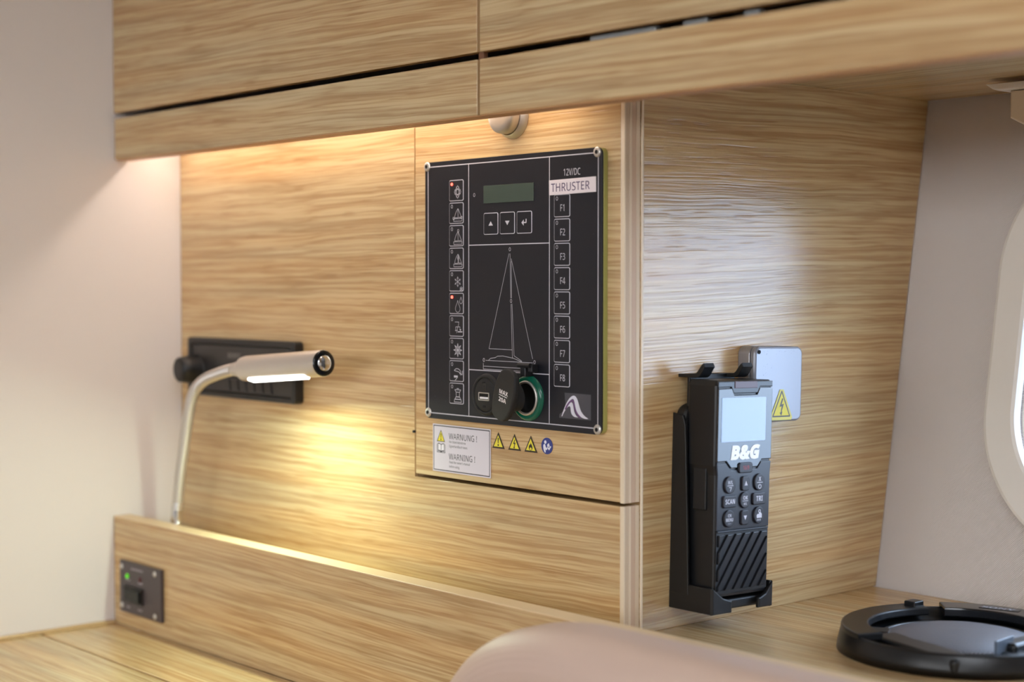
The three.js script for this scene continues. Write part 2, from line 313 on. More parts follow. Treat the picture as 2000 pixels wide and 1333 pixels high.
  const circ = (x, y, r, rx = r) => { g.beginPath(); g.ellipse(x, y, rx, r, 0, 0, 7); g.stroke(); };
  sym(0, () => { circ(0, 0, 2.7, 2.4); circ(0, 0, 2.1, 1.8); line(g, [[0, -5.2], [4.2, 0], [0, 5.2], [-4.2, 0]], true); for (let a = 0; a < 8; a++) line(g, [[3 * Math.cos(a * 0.785 + 0.39), 3.4 * Math.sin(a * 0.785 + 0.39)], [4.2 * Math.cos(a * 0.785 + 0.39), 4.8 * Math.sin(a * 0.785 + 0.39)]]); });
  const boat = (y) => { line(g, [[0.5, -5.4 + y], [0.5, 2.2 + y]]); line(g, [[0.9, -5 + y], [5, 2 + y], [1, 2 + y]]); g.beginPath(); g.moveTo(0.3, -5.2 + y); g.quadraticCurveTo(-3.6, -1.2 + y, -3.8, 2.2 + y); g.lineTo(0.5, 2.2 + y); g.stroke(); line(g, [[-5.2, 2.9 + y], [5.6, 2.9 + y], [5.3, 5 + y], [-5, 5 + y]], true); };
  sym(1, () => { boat(0.4); circ(-5.2, 3, 1); circ(5.2, 2.4, 0.9); });
  sym(2, () => { boat(0.8); circ(0.8, -5.4, 1); }); sym(3, () => { boat(0.6); circ(0.6, -1.4, 1); line(g, [[1.2, -4], [1.2, 2.6]]); });
  const star = (x, y, r) => { for (let a = 0; a < 3; a++) { const c = Math.cos(a * 1.047 + 1.57) * r, s = Math.sin(a * 1.047 + 1.57) * r; line(g, [[x - c, y - s], [x + c, y + s]]); for (const q of [-0.62, 0.62]) { const bx = x + c * q, by = y + s * q; line(g, [[bx - s * 0.22, by + c * 0.22], [bx + c * 0.2 * Math.sign(q), by + s * 0.2 * Math.sign(q)], [bx + s * 0.22, by - c * 0.22]]); } } };
  sym(4, () => { star(0, -0.6, 4.4); star(4.6, 5.4, 2.2); });
  const drop = (x, y, r) => { g.beginPath(); g.moveTo(x, y - r * 2.1); g.bezierCurveTo(x + r * 0.3, y - r, x + r, y - r * 0.4, x + r, y + r * 0.2); g.arc(x, y + r * 0.2, r, 0, Math.PI); g.bezierCurveTo(x - r, y - r * 0.4, x - r * 0.3, y - r, x, y - r * 2.1); g.stroke(); };
  sym(5, () => { drop(0, 2.4, 3); drop(4.2, -3.2, 1.7); });
  sym(6, () => { line(g, [[-3.6, -4.6], [1.4, -4.6], [1, -2], [-0.2, 0], [-1.4, 4.6]]); line(g, [[-2.6, 3], [-2.6, -0.6], [2.8, -0.6], [3.2, 2.2]]); line(g, [[-3.6, 2.4], [0, 2.4]]); g.lineWidth = 0.9; line(g, [[0, 3.4], [6, 3.4]]); g.lineWidth = 0.45; g.beginPath(); g.moveTo(2.2, 1); g.lineTo(4.6, 1.4); g.lineTo(3.3, 3); g.fill(); });
  sym(7, () => { for (let a = 0; a < 8; a++) { const t = a * 0.7854, c = Math.cos(t), s = Math.sin(t); line(g, [[0, 0], [c * 5.6, s * 5.6]]); line(g, [[c * 1.8 - s * 1.1, s * 1.8 + c * 1.1], [c * 5.4, s * 5.4], [c * 1.8 + s * 1.1, s * 1.8 - c * 1.1]]); } circ(0, 0, 1.1); });
  sym(8, () => { g.lineWidth = 0.6; g.beginPath(); g.moveTo(-4.6, -1.6); g.quadraticCurveTo(-2, -4.4, 2, -2.6); g.quadraticCurveTo(4.6, -1, 3, 0.2); g.lineTo(5.6, 1.6); g.lineTo(6, -1.8); g.stroke(); line(g, [[-4.6, -1.6], [1.6, -0.6], [4, 2]]); g.fillRect(-5, 2.4, 5, 1.8); line(g, [[-3.6, 6.4], [-1, 4.6]]); });
  sym(9, () => { g.lineWidth = 0.55; line(g, [[-3.8, -4.4], [3.8, -4.4], [2.2, -2.4], [-2.2, -2.4]], true); line(g, [[-1.4, -5.4], [1.4, -5.4]]); line(g, [[-2.2, -2.4], [-2, 1.4], [2, 1.4], [2.2, -2.4]]); line(g, [[-2.6, 1.6], [2.6, 1.6], [3.6, 3.4], [-3.6, 3.4]], true); line(g, [[-4.2, 3.6], [4.2, 3.6], [4.6, 5.8], [-4.6, 5.8]], true); });
  // emblem on a grey sticker
  g.save(); g.translate(mx(-62), my(-83.2)); g.scale(k, k);
  g.fillStyle = '#4b4a50'; g.beginPath(); g.moveTo(4, 0); g.lineTo(33, 0.2); g.lineTo(33, 19.6); g.lineTo(-2, 19.6); g.lineTo(-1.6, 16.8); g.lineTo(5.4, 13); g.fill();
  g.fillStyle = '#d6d5e0'; g.beginPath(); g.moveTo(0.6, 18.4); g.bezierCurveTo(5, 8, 10, 1.8, 14.4, 1.8); g.bezierCurveTo(19.6, 2.2, 19.4, 10.5, 23.4, 14.4); g.bezierCurveTo(25.6, 16.6, 28, 17.6, 30.6, 18.6); g.bezierCurveTo(24, 19.4, 19.4, 17.4, 17, 12.8); g.bezierCurveTo(15, 9, 15.4, 4.4, 13, 4.4); g.bezierCurveTo(9.6, 4.8, 5, 12, 1.6, 18.2); g.fill();
  g.beginPath(); g.moveTo(2.6, 16.6); g.bezierCurveTo(6, 9.6, 9.4, 6.8, 11.8, 7); g.bezierCurveTo(14.4, 7.4, 13.4, 12.6, 16, 15.8); g.bezierCurveTo(17, 17, 18.2, 17.8, 19.6, 18); g.bezierCurveTo(15, 18.8, 11.6, 17.2, 11, 13.8); g.bezierCurveTo(10.6, 11.8, 10.8, 10.2, 9.4, 10.2); g.bezierCurveTo(7.2, 10.4, 4.6, 13.6, 2.6, 16.6); g.fill();
  g.strokeStyle = '#6a4a74'; g.lineWidth = 1.5; g.beginPath(); g.moveTo(4.8, 13); g.bezierCurveTo(8.6, 6.6, 13.4, 3.6, 14.4, 7.4); g.bezierCurveTo(15, 12, 17, 15.8, 21.8, 18.2); g.stroke();
  g.restore();
});
const panelFace = std(0xffffff, 0.36, 0, { map: panelTex, bumpMap: fine, bumpScale: 0.00001, specularIntensity: 0.7 });
const onPanel = (geo) => planarUV(geo, -0.2296 - PX, -0.1128 - PY, 0.212, 0.215);
{
  const t = thing('switch_panel', 'black square panel of membrane keys with a white outline of a sailing boat', 'switch panel', [PX, PY, 0]);
  const [x0, y0] = P(-229.6, -112.8), sock = P(-99.5, -89.3);
  const hole = () => { const h = new THREE.Path(); h.absarc(sock[0], sock[1], 0.0118, 0, Math.PI * 2); return h; };
  const back = roundRect(x0 + 0.0004, y0 + 0.0004, 0.2118, 0.2142, 0.0052); back.holes.push(hole());
  part('backing_plate', slab(back, 0.0042, 0.0003, 0.0001, 20), std(0xb9b96a, 0.35, 0, { transmission: 0.25, thickness: 0.004 }), t, 'yellow-green translucent backing edge');
  const face = roundRect(x0, y0, 0.212, 0.2148, 0.0055); face.holes.push(hole());
  part('face_plate', onPanel(slab(face, 0.0017, 0.0003, 0.0043, 24)), panelFace, t);
  const keys = []; for (let i = 0; i < 10; i++) keys.push([-197, 68.3 - i * 18.58, 18, 16.8]);
  for (let i = 0; i < 8; i++) keys.push([-69.6, 51.2 - i * 18.56, 17.4, 16.8]);
  for (const x of [-153.1, -133, -112.8]) keys.push([x, 39.7, 17.4, 17]);
  for (const [x, y, w, h] of keys) { const [a, b] = P(x, y); part('membrane_key', onPanel(slab(roundRect(a, b, w / 1000, h / 1000, 0.0014), 0.0004, 0.00012, 0.0059, 6)), panelFace, t); }
  for (const i of [0, 5]) { const [a, b] = P(-193.4, 82.2 - i * 18.58); part('indicator_light', disc(0.0012, 0.0007, a, b, 0.0061, 16), std(0xff8f80, 0.3, 0, { emissive: 0xff3a2c, emissiveIntensity: 2.2 }), t, 'lit red indicator'); }
  const [lx, ly] = P(-153.3, 64.9);
  part('display', [slab(roundRect(lx, ly, 0.0602, 0.0142, 0.0004), 0.0006, 0.0001, 0.0058)], std(0x3c4a40, 0.2), t, 'grey-green liquid crystal display');
  for (const [x, y] of [[-226.6, 98.4], [-22.6, 98.4], [-225.6, -108], [-21.9, -108.9]]) {
    const [a, b] = P(x, y);
    const s = part('screw', lathe([[0, 0.0011], [0.0026, 0.0011], [0.0034, 0.0008], [0.0039, 0.0002], [0.0039, 0]], 28).rotateX(Math.PI / 2).translate(a, b, 0.006), steel, t);
    part('socket_recess', new THREE.CylinderGeometry(0.0017, 0.0017, 0.0006, 6).rotateX(Math.PI / 2).translate(a, b, 0.0070), darkHole, s);
  }
}
{ // paper strip stuck on the panel
  const tex = canvas(520, 120, (g, w, h) => { g.fillStyle = '#ded6da'; g.fillRect(0, 0, w, h); g.fillStyle = '#3a2c52'; text(g, 'THRUSTER', 24, 94, 92, 1.0); });
  const t = thing('label_strip', 'white paper strip reading THRUSTER, stuck above the keys of the switch panel', 'sticker', [-0.0491, 0.0685, 0.0062]);
  part('strip', planarUV(box(0.0518, 0.0115, 0.0005, 0, 0.00575, 0.0003, 0.0002), -0.0259, 0, 0.0518, 0.0115).rotateZ(0.012), std(0xffffff, 0.5, 0, { map: tex }), t);
}
{ // USB charging socket
  const t = thing('usb_socket', 'round black USB charging socket, left of the socket with the open cap', 'socket', [-0.1492, -0.0893, 0.0061]);
  part('bezel', lathe([[0.0138, 0.0014], [0.0142, 0.0026], [0.0152, 0.0028], [0.0166, 0.0018], [0.0172, 0]], 60).rotateX(Math.PI / 2), rubber, t);
  part('insert', lathe([[0, 0.0032], [0.010, 0.0030], [0.0134, 0.0022], [0.0139, 0.0008]], 60).rotateX(Math.PI / 2), rubber, t);
  const port = part('port', slab((() => { const s = roundRect(-0.0066, -0.0046, 0.0132, 0.0066, 0.0006); s.holes.push(roundRect(-0.0058, -0.0038, 0.0116, 0.005, 0.0003, THREE.Path)); return s; })(), 0.0012, 0.0001, 0.0026), steel, t);
  part('port_opening', box(0.0116, 0.005, 0.0006, 0, -0.0013, 0.0033, 0.0001), darkHole, port);
  part('contact_tongue', box(0.0100, 0.0016, 0.0009, 0.0006, -0.0024, 0.0037, 0.0002), std(0xe6e6ea, 0.3), port);
  part('slot', box(0.0034, 0.0018, 0.0006, -0.0006, 0.0098, 0.0029, 0.0002), darkHole, t); part('slot', box(0.0034, 0.0018, 0.0006, 0, -0.0094, 0.0029, 0.0002), darkHole, t);
  const usb = canvas(64, 160, (g) => { g.clearRect(0, 0, 64, 160); g.fillStyle = '#2c2826'; g.fillRect(0, 0, 64, 160); g.fillStyle = '#0b0a0a'; g.save(); g.translate(50, 146); g.rotate(-Math.PI / 2); text(g, 'USB', 0, 0, 56, 1.1, 'sans-serif', 'bold'); g.restore(); });
  part('engraved_mark', planarUV(box(0.0036, 0.0086, 0.0003, 0.0004, 0.0052, 0.0031, 0.0001), -0.0014, 0.0009, 0.0036, 0.0086), std(0xffffff, 0.7, 0, { map: usb }), t);
}
{ // twelve volt socket with hinged cap
  const t = thing('power_socket', 'twelve volt socket with a green glowing ring and an open black cap reading MAX 20A', 'socket', [-0.0995, -0.0893, 0.0061]);
  part('glow_ring', lathe([[0.0137, 0.0012], [0.0140, 0.0026], [0.0160, 0.0028], [0.0176, 0.0018], [0.0182, 0]], 64).rotateX(Math.PI / 2), std(0x0a4a3c, 0.22, 0, { emissive: 0x0a5a3c, emissiveIntensity: 0.06 }), t, 'translucent green ring');
  part('metal_collar', lathe([[0.0116, -0.004], [0.0116, 0.0030], [0.0121, 0.0036], [0.0132, 0.0036], [0.0138, 0.0028], [0.0138, 0]], 64).rotateX(Math.PI / 2), steel, t);
  part('barrel', lathe([[0, -0.0058], [0.0115, -0.0058], [0.0115, 0.003]], 48).rotateX(Math.PI / 2), std(0x060606, 0.6), t);
  part('hinge', [box(0.0062, 0.0100, 0.0085, -0.0030 + 0.006, 0.0222, 0.0045, 0.001), box(0.0050, 0.0062, 0.007, 0.0098, 0.0240, 0.004, 0.001), cyl(0.0018, 0.0018, 0.014, 0, 0, 0, 16).rotateZ(Math.PI / 2).translate(0.005, 0.0262, 0.0086)], black, t);
  // the cap: a rubber disc with a thumb tab, swung out to the left of its hinge
  const s = new THREE.Shape();
  s.moveTo(-0.0046, 0.0205).bezierCurveTo(0.002, 0.0225, 0.008, 0.0215, 0.0102, 0.0185).bezierCurveTo(0.0142, 0.0105, 0.0132, 0.0, 0.0112, -0.008).bezierCurveTo(0.0092, -0.0145, 0.0062, -0.0190, 0.0022, -0.0208)
    .bezierCurveTo(-0.003, -0.0225, -0.0092, -0.0220, -0.0122, -0.0196).bezierCurveTo(-0.0152, -0.012, -0.0148, 0.002, -0.0122, 0.010).bezierCurveTo(-0.0105, 0.0152, -0.008, 0.0188, -0.0046, 0.0205);
  const cap = part('cap', slab(s, 0.005, 0.0014, 0, 18), rubber, t);
  cap.position.set(-0.0085, 0.0022, 0.0125); cap.rotation.set(0, -0.20, -0.30); cap.scale.set(1.16, 1, 1);
  part('cap_plug', disc(0.0112, 0.007, 0.0006, -0.001, -0.0066, 40), rubber, cap);
  const tex = canvas(200, 200, (g) => { g.fillStyle = '#1b1b1b'; g.fillRect(0, 0, 200, 200); g.fillStyle = '#e8e6e6'; text(g, 'MAX', 22, 84, 78, 0.95, 'sans-serif', 'bold'); g.fillRect(22, 98, 150, 9); text(g, '20A', 22, 186, 78, 1.0, 'sans-serif', 'bold'); });
  part('rating_print', planarUV(box(0.0150, 0.0120, 0.0002, 0, 0, 0, 0.00005), -0.0075, -0.0060, 0.0150, 0.0120).rotateZ(0.14).translate(-0.0005, -0.0005, 0.00495), std(0xffffff, 0.7, 0, { map: tex }), cap);
}

// ---------------------------------------------------------------- stickers under the panel
const triangle = (g, x, y, w, h, line_, symbol) => {
  g.lineJoin = 'round'; g.fillStyle = '#e6d63a'; g.strokeStyle = '#2a1a12'; g.lineWidth = line_;
  g.beginPath(); g.moveTo(x, y); g.lineTo(x + w / 2, y + h); g.lineTo(x - w / 2, y + h); g.closePath(); g.fill(); g.stroke(); g.fillStyle = g.strokeStyle = '#1f1510'; symbol(x, y, w, h);
};
const bang = (g) => (x, y, w, h) => { g.beginPath(); g.moveTo(x - w * 0.055, y + h * 0.3); g.lineTo(x + w * 0.055, y + h * 0.3); g.lineTo(x + w * 0.03, y + h * 0.7); g.lineTo(x - w * 0.03, y + h * 0.7); g.fill(); g.beginPath(); g.arc(x, y + h * 0.83, w * 0.065, 0, 7); g.fill(); };
const bolt = (g) => (x, y, w, h) => { g.beginPath(); for (const [a, b] of [[0.03, 0.28], [-0.12, 0.62], [0.01, 0.60], [-0.05, 0.86], [-0.11, 0.84], [0.0, 0.98], [0.06, 0.80], [0.01, 0.83], [0.13, 0.50], [0.0, 0.53], [0.09, 0.30]]) g.lineTo(x + a * w, y + b * h); g.fill(); };
const flame = (g) => (x, y, w, h) => { g.beginPath(); g.moveTo(x, y + h * 0.34); g.bezierCurveTo(x + w * 0.02, y + h * 0.5, x + w * 0.16, y + h * 0.56, x + w * 0.17, y + h * 0.74); g.arc(x, y + h * 0.76, w * 0.17, 0, Math.PI); g.bezierCurveTo(x - w * 0.18, y + h * 0.6, x - w * 0.1, y + h * 0.6, x - w * 0.09, y + h * 0.5); g.bezierCurveTo(x - w * 0.04, y + h * 0.56, x, y + h * 0.5, x, y + h * 0.34); g.fill(); g.fillStyle = '#e6d63a'; g.beginPath(); g.ellipse(x, y + h * 0.83, w * 0.09, h * 0.1, 0, 0, 7); g.fill(); };
function sticker(name, label, tex, w, h, x, y, z = 0.0002, parentTurn = 0, group) {
  const t = thing(name, label, 'sticker', [x, y, z], group);
  part('print', planarUV(box(w, h, 0.0004, 0, h / 2, 0.0002, 0.0001), -w / 2, 0, w, h), std(0xffffff, 0.4, 0, { map: tex }), t); return t;
}
{
  const tex = canvas(760, 400, (g, w, h) => {
    g.fillStyle = '#d9d3dc'; g.fillRect(0, 0, w, h); g.strokeStyle = '#15131c'; g.lineWidth = 7; g.strokeRect(14, 14, w - 28, h - 28);
    triangle(g, 110, 52, 100, 92, 6, bang(g));
    g.strokeStyle = '#22202a'; g.lineWidth = 6; g.fillStyle = '#ece8ee';
    for (const s of [-1, 1]) { g.beginPath(); g.moveTo(112, 176); g.bezierCurveTo(112 + s * 8, 162, 112 + s * 38, 160, 112 + s * 42, 166); g.lineTo(112 + s * 42, 222); g.bezierCurveTo(112 + s * 30, 220, 112 + s * 8, 222, 112, 232); g.closePath(); g.fill(); g.stroke(); }
    g.lineWidth = 4; line(g, [[62, 172], [58, 172], [58, 238], [166, 238], [166, 172], [160, 172]]); line(g, [[58, 230], [104, 230], [112, 238], [120, 230], [166, 230]]);
    g.fillStyle = '#1c1a26'; text(g, 'WARNUNG !', 216, 118, 70, 0.98); text(g, 'Vor Inbetriebnahme', 220, 150, 28, 0.86); text(g, 'Eignerhandbuch lesen.', 220, 186, 28, 0.86);
    text(g, 'WARNING !', 216, 288, 70, 0.98); text(g, "Read the owner's manual", 220, 320, 28, 0.86); text(g, 'before using.', 220, 356, 28, 0.86);
  });
  sticker('warning_label', 'white rectangular label reading WARNUNG and WARNING in a black border', tex, 0.0752, 0.0400, -0.1889, -0.1578);
  const tri = (name, label, sym, x) => {
    const t = thing(name, label, 'sticker', [x, -0.1326, 0.0002], 'yellow hazard triangles on the hatch');
    const w = 0.0150, h = 0.0130, tex2 = canvas(200, 176, (g) => { g.fillStyle = '#2a1a12'; g.fillRect(0, 0, 200, 176); triangle(g, 100, 16, 168, 148, 12, sym(g)); });
    part('print', planarUV(slab(poly([[0, h], [-w / 2, 0], [w / 2, 0]]), 0.0004, 0.0001, 0), -w / 2, 0, w, h), std(0xffffff, 0.4, 0, { map: tex2 }), t);
  };
  tri('hazard_triangle', 'small yellow triangle sticker with an exclamation mark, beside the white warning label', bang, -0.1419);
  tri('hazard_triangle', 'small yellow triangle sticker with a lightning bolt, on the oak hatch', bolt, -0.1222);
  tri('hazard_triangle', 'small yellow triangle sticker with a flame', flame, -0.1027);
  const t = thing('instruction_sticker', 'small round blue sticker of a white figure reading a book', 'sticker', [-0.0838, -0.1326, 0.0002]);
  const tex3 = canvas(160, 160, (g) => {
    g.fillStyle = '#2b3a86'; g.fillRect(0, 0, 160, 160); g.fillStyle = '#e4e4ee'; g.beginPath(); g.arc(58, 44, 17, 0, 7); g.fill();
    g.beginPath(); g.moveTo(28, 78); g.quadraticCurveTo(34, 60, 54, 64); g.lineTo(66, 92); g.lineTo(88, 102); g.lineTo(80, 122); g.lineTo(62, 116); g.quadraticCurveTo(66, 140, 58, 150); g.quadraticCurveTo(26, 130, 28, 78); g.fill();
    g.beginPath(); g.moveTo(84, 66); g.lineTo(108, 50); g.lineTo(120, 76); g.lineTo(144, 82); g.lineTo(112, 122); g.lineTo(86, 100); g.fill(); g.strokeStyle = '#2b3a86'; g.lineWidth = 5; line(g, [[92, 86], [110, 94], [126, 74]]);
  });
  part('print', planarUV(disc(0.00645, 0.0004, 0, 0.0064, 0, 48), -0.00645, 0, 0.0129, 0.0129), std(0xffffff, 0.4, 0, { map: tex3 }), t);
}
{ // push lock of the hatch
  const t = thing('push_lock', 'round brushed metal push button lock half hidden under the overhead cabinet', 'lock', [-0.1235, 0.1150, 0]);
  part('rosette', lathe([[0.0150, 0.006], [0.0158, 0.0052], [0.0172, 0.0030], [0.0178, 0.0006], [0.0178, 0]], 60).rotateX(Math.PI / 2).translate(0, 0.0178, 0.0003), steel, t);
  part('button', lathe([[0, 0.0172], [0.009, 0.0168], [0.0128, 0.0155], [0.0140, 0.0138], [0.0143, 0.0110], [0.0143, 0.001]], 60).rotateX(Math.PI / 2).translate(0, 0.0178, 0.0003), steel, t);
}

// ---------------------------------------------------------------- car radio in the oak panel
{
  const t = thing('car_radio', 'black car radio let into the oak panel behind the lamp neck', 'radio', [-0.5195, -0.1125, 0]);
  const W = 0.197, h = 0.0585;
  const fr = roundRect(-W / 2, 0, W, h, 0.004); fr.holes.push(roundRect(-W / 2 + 0.007, 0.005, W - 0.014, h - 0.011, 0.002, THREE.Path));
  part('trim_ring', slab(fr, 0.010, 0.001, 0.0002, 8), std(0x1a1a1b, 0.38), t);
  const tex = canvas(760, 200, (g, w, hh) => { g.fillStyle = '#2b2827'; g.fillRect(0, 0, w, hh); g.fillStyle = '#171616'; g.beginPath(); g.moveTo(620, 60); g.lineTo(710, 14); g.lineTo(742, 14); g.lineTo(742, 100); g.lineTo(600, 100); g.fill(); g.fillStyle = '#1c1a1a'; g.fillRect(150, 92, 480, 46); g.fillStyle = '#8f8986'; text(g, 'SONY', 286, 54, 30, 1.15, 'serif', 'bold'); });
  part('front_panel', planarUV(slab(roundRect(-W / 2 + 0.0075, 0.0055, W - 0.015, h - 0.012, 0.002), 0.0085, 0.0012, 0.0003, 8), -W / 2 + 0.0075, 0.0055, W - 0.015, h - 0.012), std(0xffffff, 0.35, 0, { map: tex }), t);
  for (let i = 0; i < 6; i++) part('preset_button', slab(poly([[-0.028 + i * 0.0148, 0.008], [-0.0155 + i * 0.0148, 0.008], [-0.0178 + i * 0.0148, 0.0185], [-0.0303 + i * 0.0148, 0.0185]]), 0.0016, 0.0005, 0.0086), std(0x242122, 0.3), t);
  part('side_key', slab(poly([[0.066, 0.036], [0.084, 0.046], [0.0885, 0.046], [0.0885, 0.028], [0.062, 0.028]]), 0.0014, 0.0004, 0.0086), std(0x121214, 0.25), t);
  const k = part('volume_knob', lathe([[0, 0.021], [0.0095, 0.021], [0.0125, 0.0195], [0.0138, 0.012], [0.0145, 0.001], [0.0158, 0]], 48).rotateX(Math.PI / 2).translate(-0.0835, 0.026, 0.0086), std(0x141415, 0.4), t);
  part('knob_cap', disc(0.008, 0.0008, -0.0835, 0.026, 0.0294, 36), std(0x232324, 0.3), k);
}

// ---------------------------------------------------------------- gooseneck reading lamp
{
  const t = thing('gooseneck_lamp', 'silver gooseneck reading lamp with a lit tube head in front of the radio', 'lamp', [-0.5825, CTR, 0.044]);
  const satin = std(0xd6cfc6, 0.34, 0.75), L = (x, y, z = 45) => [(x + 582.5) / 1000, y / 1000 - CTR, (z - 44) / 1000];
  part('base', lathe([[0, 0.0250], [0.007, 0.0250], [0.0125, 0.0238], [0.0143, 0.0215], [0.0145, 0]], 48), chrome, t);
  part('collar', [cyl(0.0056, 0.0064, 0.016, 0.0006, 0.034, 0, 32), cyl(0.0052, 0.0058, 0.006, 0.0010, 0.044, 0, 32)], chrome, t);
  part('rivet', new THREE.SphereGeometry(0.0032, 20, 14).translate(0.0104, 0.0258, 0.0052), chrome, t);
  const path = [L(-582, -226.9, 44), L(-579.6, -213.8, 44), L(-573, -190.1, 45), L(-561, -158.5, 47), L(-547.4, -128.2, 50), L(-537.8, -111.6, 52), L(-525.4, -99.9, 53.5), L(-508.4, -91.7, 55), L(-486.1, -85.8, 56.5), L(-466.3, -81.6, 57.3), L(-450.7, -79, 58)];
  const curve = new THREE.CatmullRomCurve3(path.map((p) => new THREE.Vector3(...p)));
  const rings = [new THREE.TubeGeometry(curve, 120, 0.0044, 16)], n = 62;
  for (let i = 0; i <= n; i++) { const u = i / n, p = curve.getPointAt(u), d = curve.getTangentAt(u); rings.push(new THREE.TorusGeometry(0.0045, 0.0013, 7, 20).applyQuaternion(new THREE.Quaternion().setFromUnitVectors(new THREE.Vector3(0, 0, 1), d)).translate(p.x, p.y, p.z)); }
  part('gooseneck', rings, satin, t);
  // head: a tube along +x, rising slightly
  const a = new THREE.Vector3(...L(-450, -79.0, 58)), b = new THREE.Vector3(...L(-304.6, -67.9, 58)), dir = b.clone().sub(a), len = dir.length(); dir.normalize();
  const q = new THREE.Quaternion().setFromUnitVectors(new THREE.Vector3(1, 0, 0), dir);
  const place = (g) => g.applyQuaternion(q).translate(a.x, a.y, a.z);
  const turned = (pts, seg = 48) => lathe(pts, seg).rotateZ(-Math.PI / 2);                 // profile axis along +x
  const R = 0.0117;
  const head = part('head', place(turned([[0, 0], [0.0058, 0], [0.0066, 0.004], [0.0074, 0.012], [0.0090, 0.0155], [0.0112, 0.0195], [R, 0.024], [R, len - 0.001], [0.0113, len]])), satin, t);
  part('end_ring', place(turned([[0.0068, len + 0.0012], [0.0100, len + 0.0012], [0.0112, len + 0.0004], [0.0114, len - 0.001]])), blackGloss, head);
  part('touch_button', place(turned([[0, len + 0.0024], [0.003, len + 0.0022], [0.0058, len + 0.0016], [0.0068, len + 0.0006], [0.007, len]])), chrome, head);
  // light strip let into the underside
  const x0 = 0.034, x1 = len - 0.020, tilt = 0.5;
  const cool = new THREE.Color(0.80, 1.0, 0.78);
  const lens = slab(roundRect(x0, -0.0042, x1 - x0, 0.0084, 0.003), 0.0022, 0.0006, -0.0010, 10).rotateX(Math.PI / 2).translate(0, -R + 0.0004, 0).rotateX(-0.35);
  part('light_strip', place(lens), std(0xffffff, 0.4, 0, { emissive: new THREE.Color(1, 0.98, 0.92), emissiveIntensity: 3 }), head);
  const mid = new THREE.Vector3((x0 + x1) / 2, 0, 0), out = new THREE.Vector3(0, -Math.cos(0.35), Math.sin(0.35));
  const from = mid.clone().addScaledVector(out, R + 0.0022).applyQuaternion(q).add(a).add(t.position), to = from.clone().add(out.applyQuaternion(q));
  const l = new THREE.RectAreaLight(cool, 120, x1 - x0 - 0.004, 0.0075); l.position.copy(from); l.up.set(0, 0, 1); l.lookAt(to); scene.add(l);
}

// ---------------------------------------------------------------- small switch plate on the fiddle board
{
  const t = thing('rocker_switch_plate', 'small dark switch plate with a lit green lamp, on the fiddle board', 'switch', [-0.5873, -0.3279, 0.079]);
  const W = 0.083, h = 0.0514;
  const tex = canvas(415, 257, (g, w, hh) => {
    g.fillStyle = '#4a4042'; g.fillRect(0, 0, w, hh); g.fillStyle = 'rgba(206,196,210,0.75)';
    const dash = (x, y, n, s) => { for (let i = 0; i < n; i++) g.fillRect(x + i * s, y + (i % 2), s * 0.62, s * 0.9); };
    dash(118, 26, 12, 10); dash(64, 86, 5, 9); dash(190, 88, 5, 9); dash(72, 222, 4, 9); dash(186, 222, 5, 9);
  });
  part('plate', planarUV(box(W, h, 0.0035, 0, h / 2, 0.0018, 0.0006), -W / 2, 0, W, h), std(0xffffff, 0.42, 0, { map: tex, bumpMap: fine, bumpScale: 0.00001 }), t);
  for (const [x, y] of [[-37.4, 6.2], [-37.4, 45.2], [29.6, 4.4], [29.6, 46]].map((p) => mm(...p))) part('screw', lathe([[0, 0.0012], [0.0018, 0.0012], [0.0029, 0.0003], [0.003, 0]], 20).rotateX(Math.PI / 2).translate(x, y, 0.0035), steel, t);
  part('green_lamp', new THREE.SphereGeometry(0.0025, 20, 12).scale(1, 1, 0.6).translate(-0.0256, 0.0368, 0.0036), std(0x6be02a, 0.3, 0, { emissive: 0x4fd80e, emissiveIntensity: 0.16 }), t, 'lit green lamp');
  part('red_lamp', new THREE.SphereGeometry(0.0028, 20, 12).scale(1, 1, 0.5).translate(0.0002, 0.0366, 0.0036), std(0x4a1016, 0.3), t, 'unlit dark red lamp');
  const fr = roundRect(-0.031, 0.0108, 0.038, 0.0170, 0.001); fr.holes.push(roundRect(-0.0285, 0.013, 0.033, 0.0126, 0.0006, THREE.Path));
  const s = part('switch_frame', slab(fr, 0.002, 0.0004, 0.0034), std(0x221c1c, 0.4), t);
  part('rocker', [box(0.0168, 0.0122, 0.005, -0.0042, 0.0193, 0.0058, 0.001).rotateY(0.0), box(0.0150, 0.0122, 0.0028, -0.0205, 0.0193, 0.0045, 0.0008)], std(0x0f100f, 0.45), s);
}

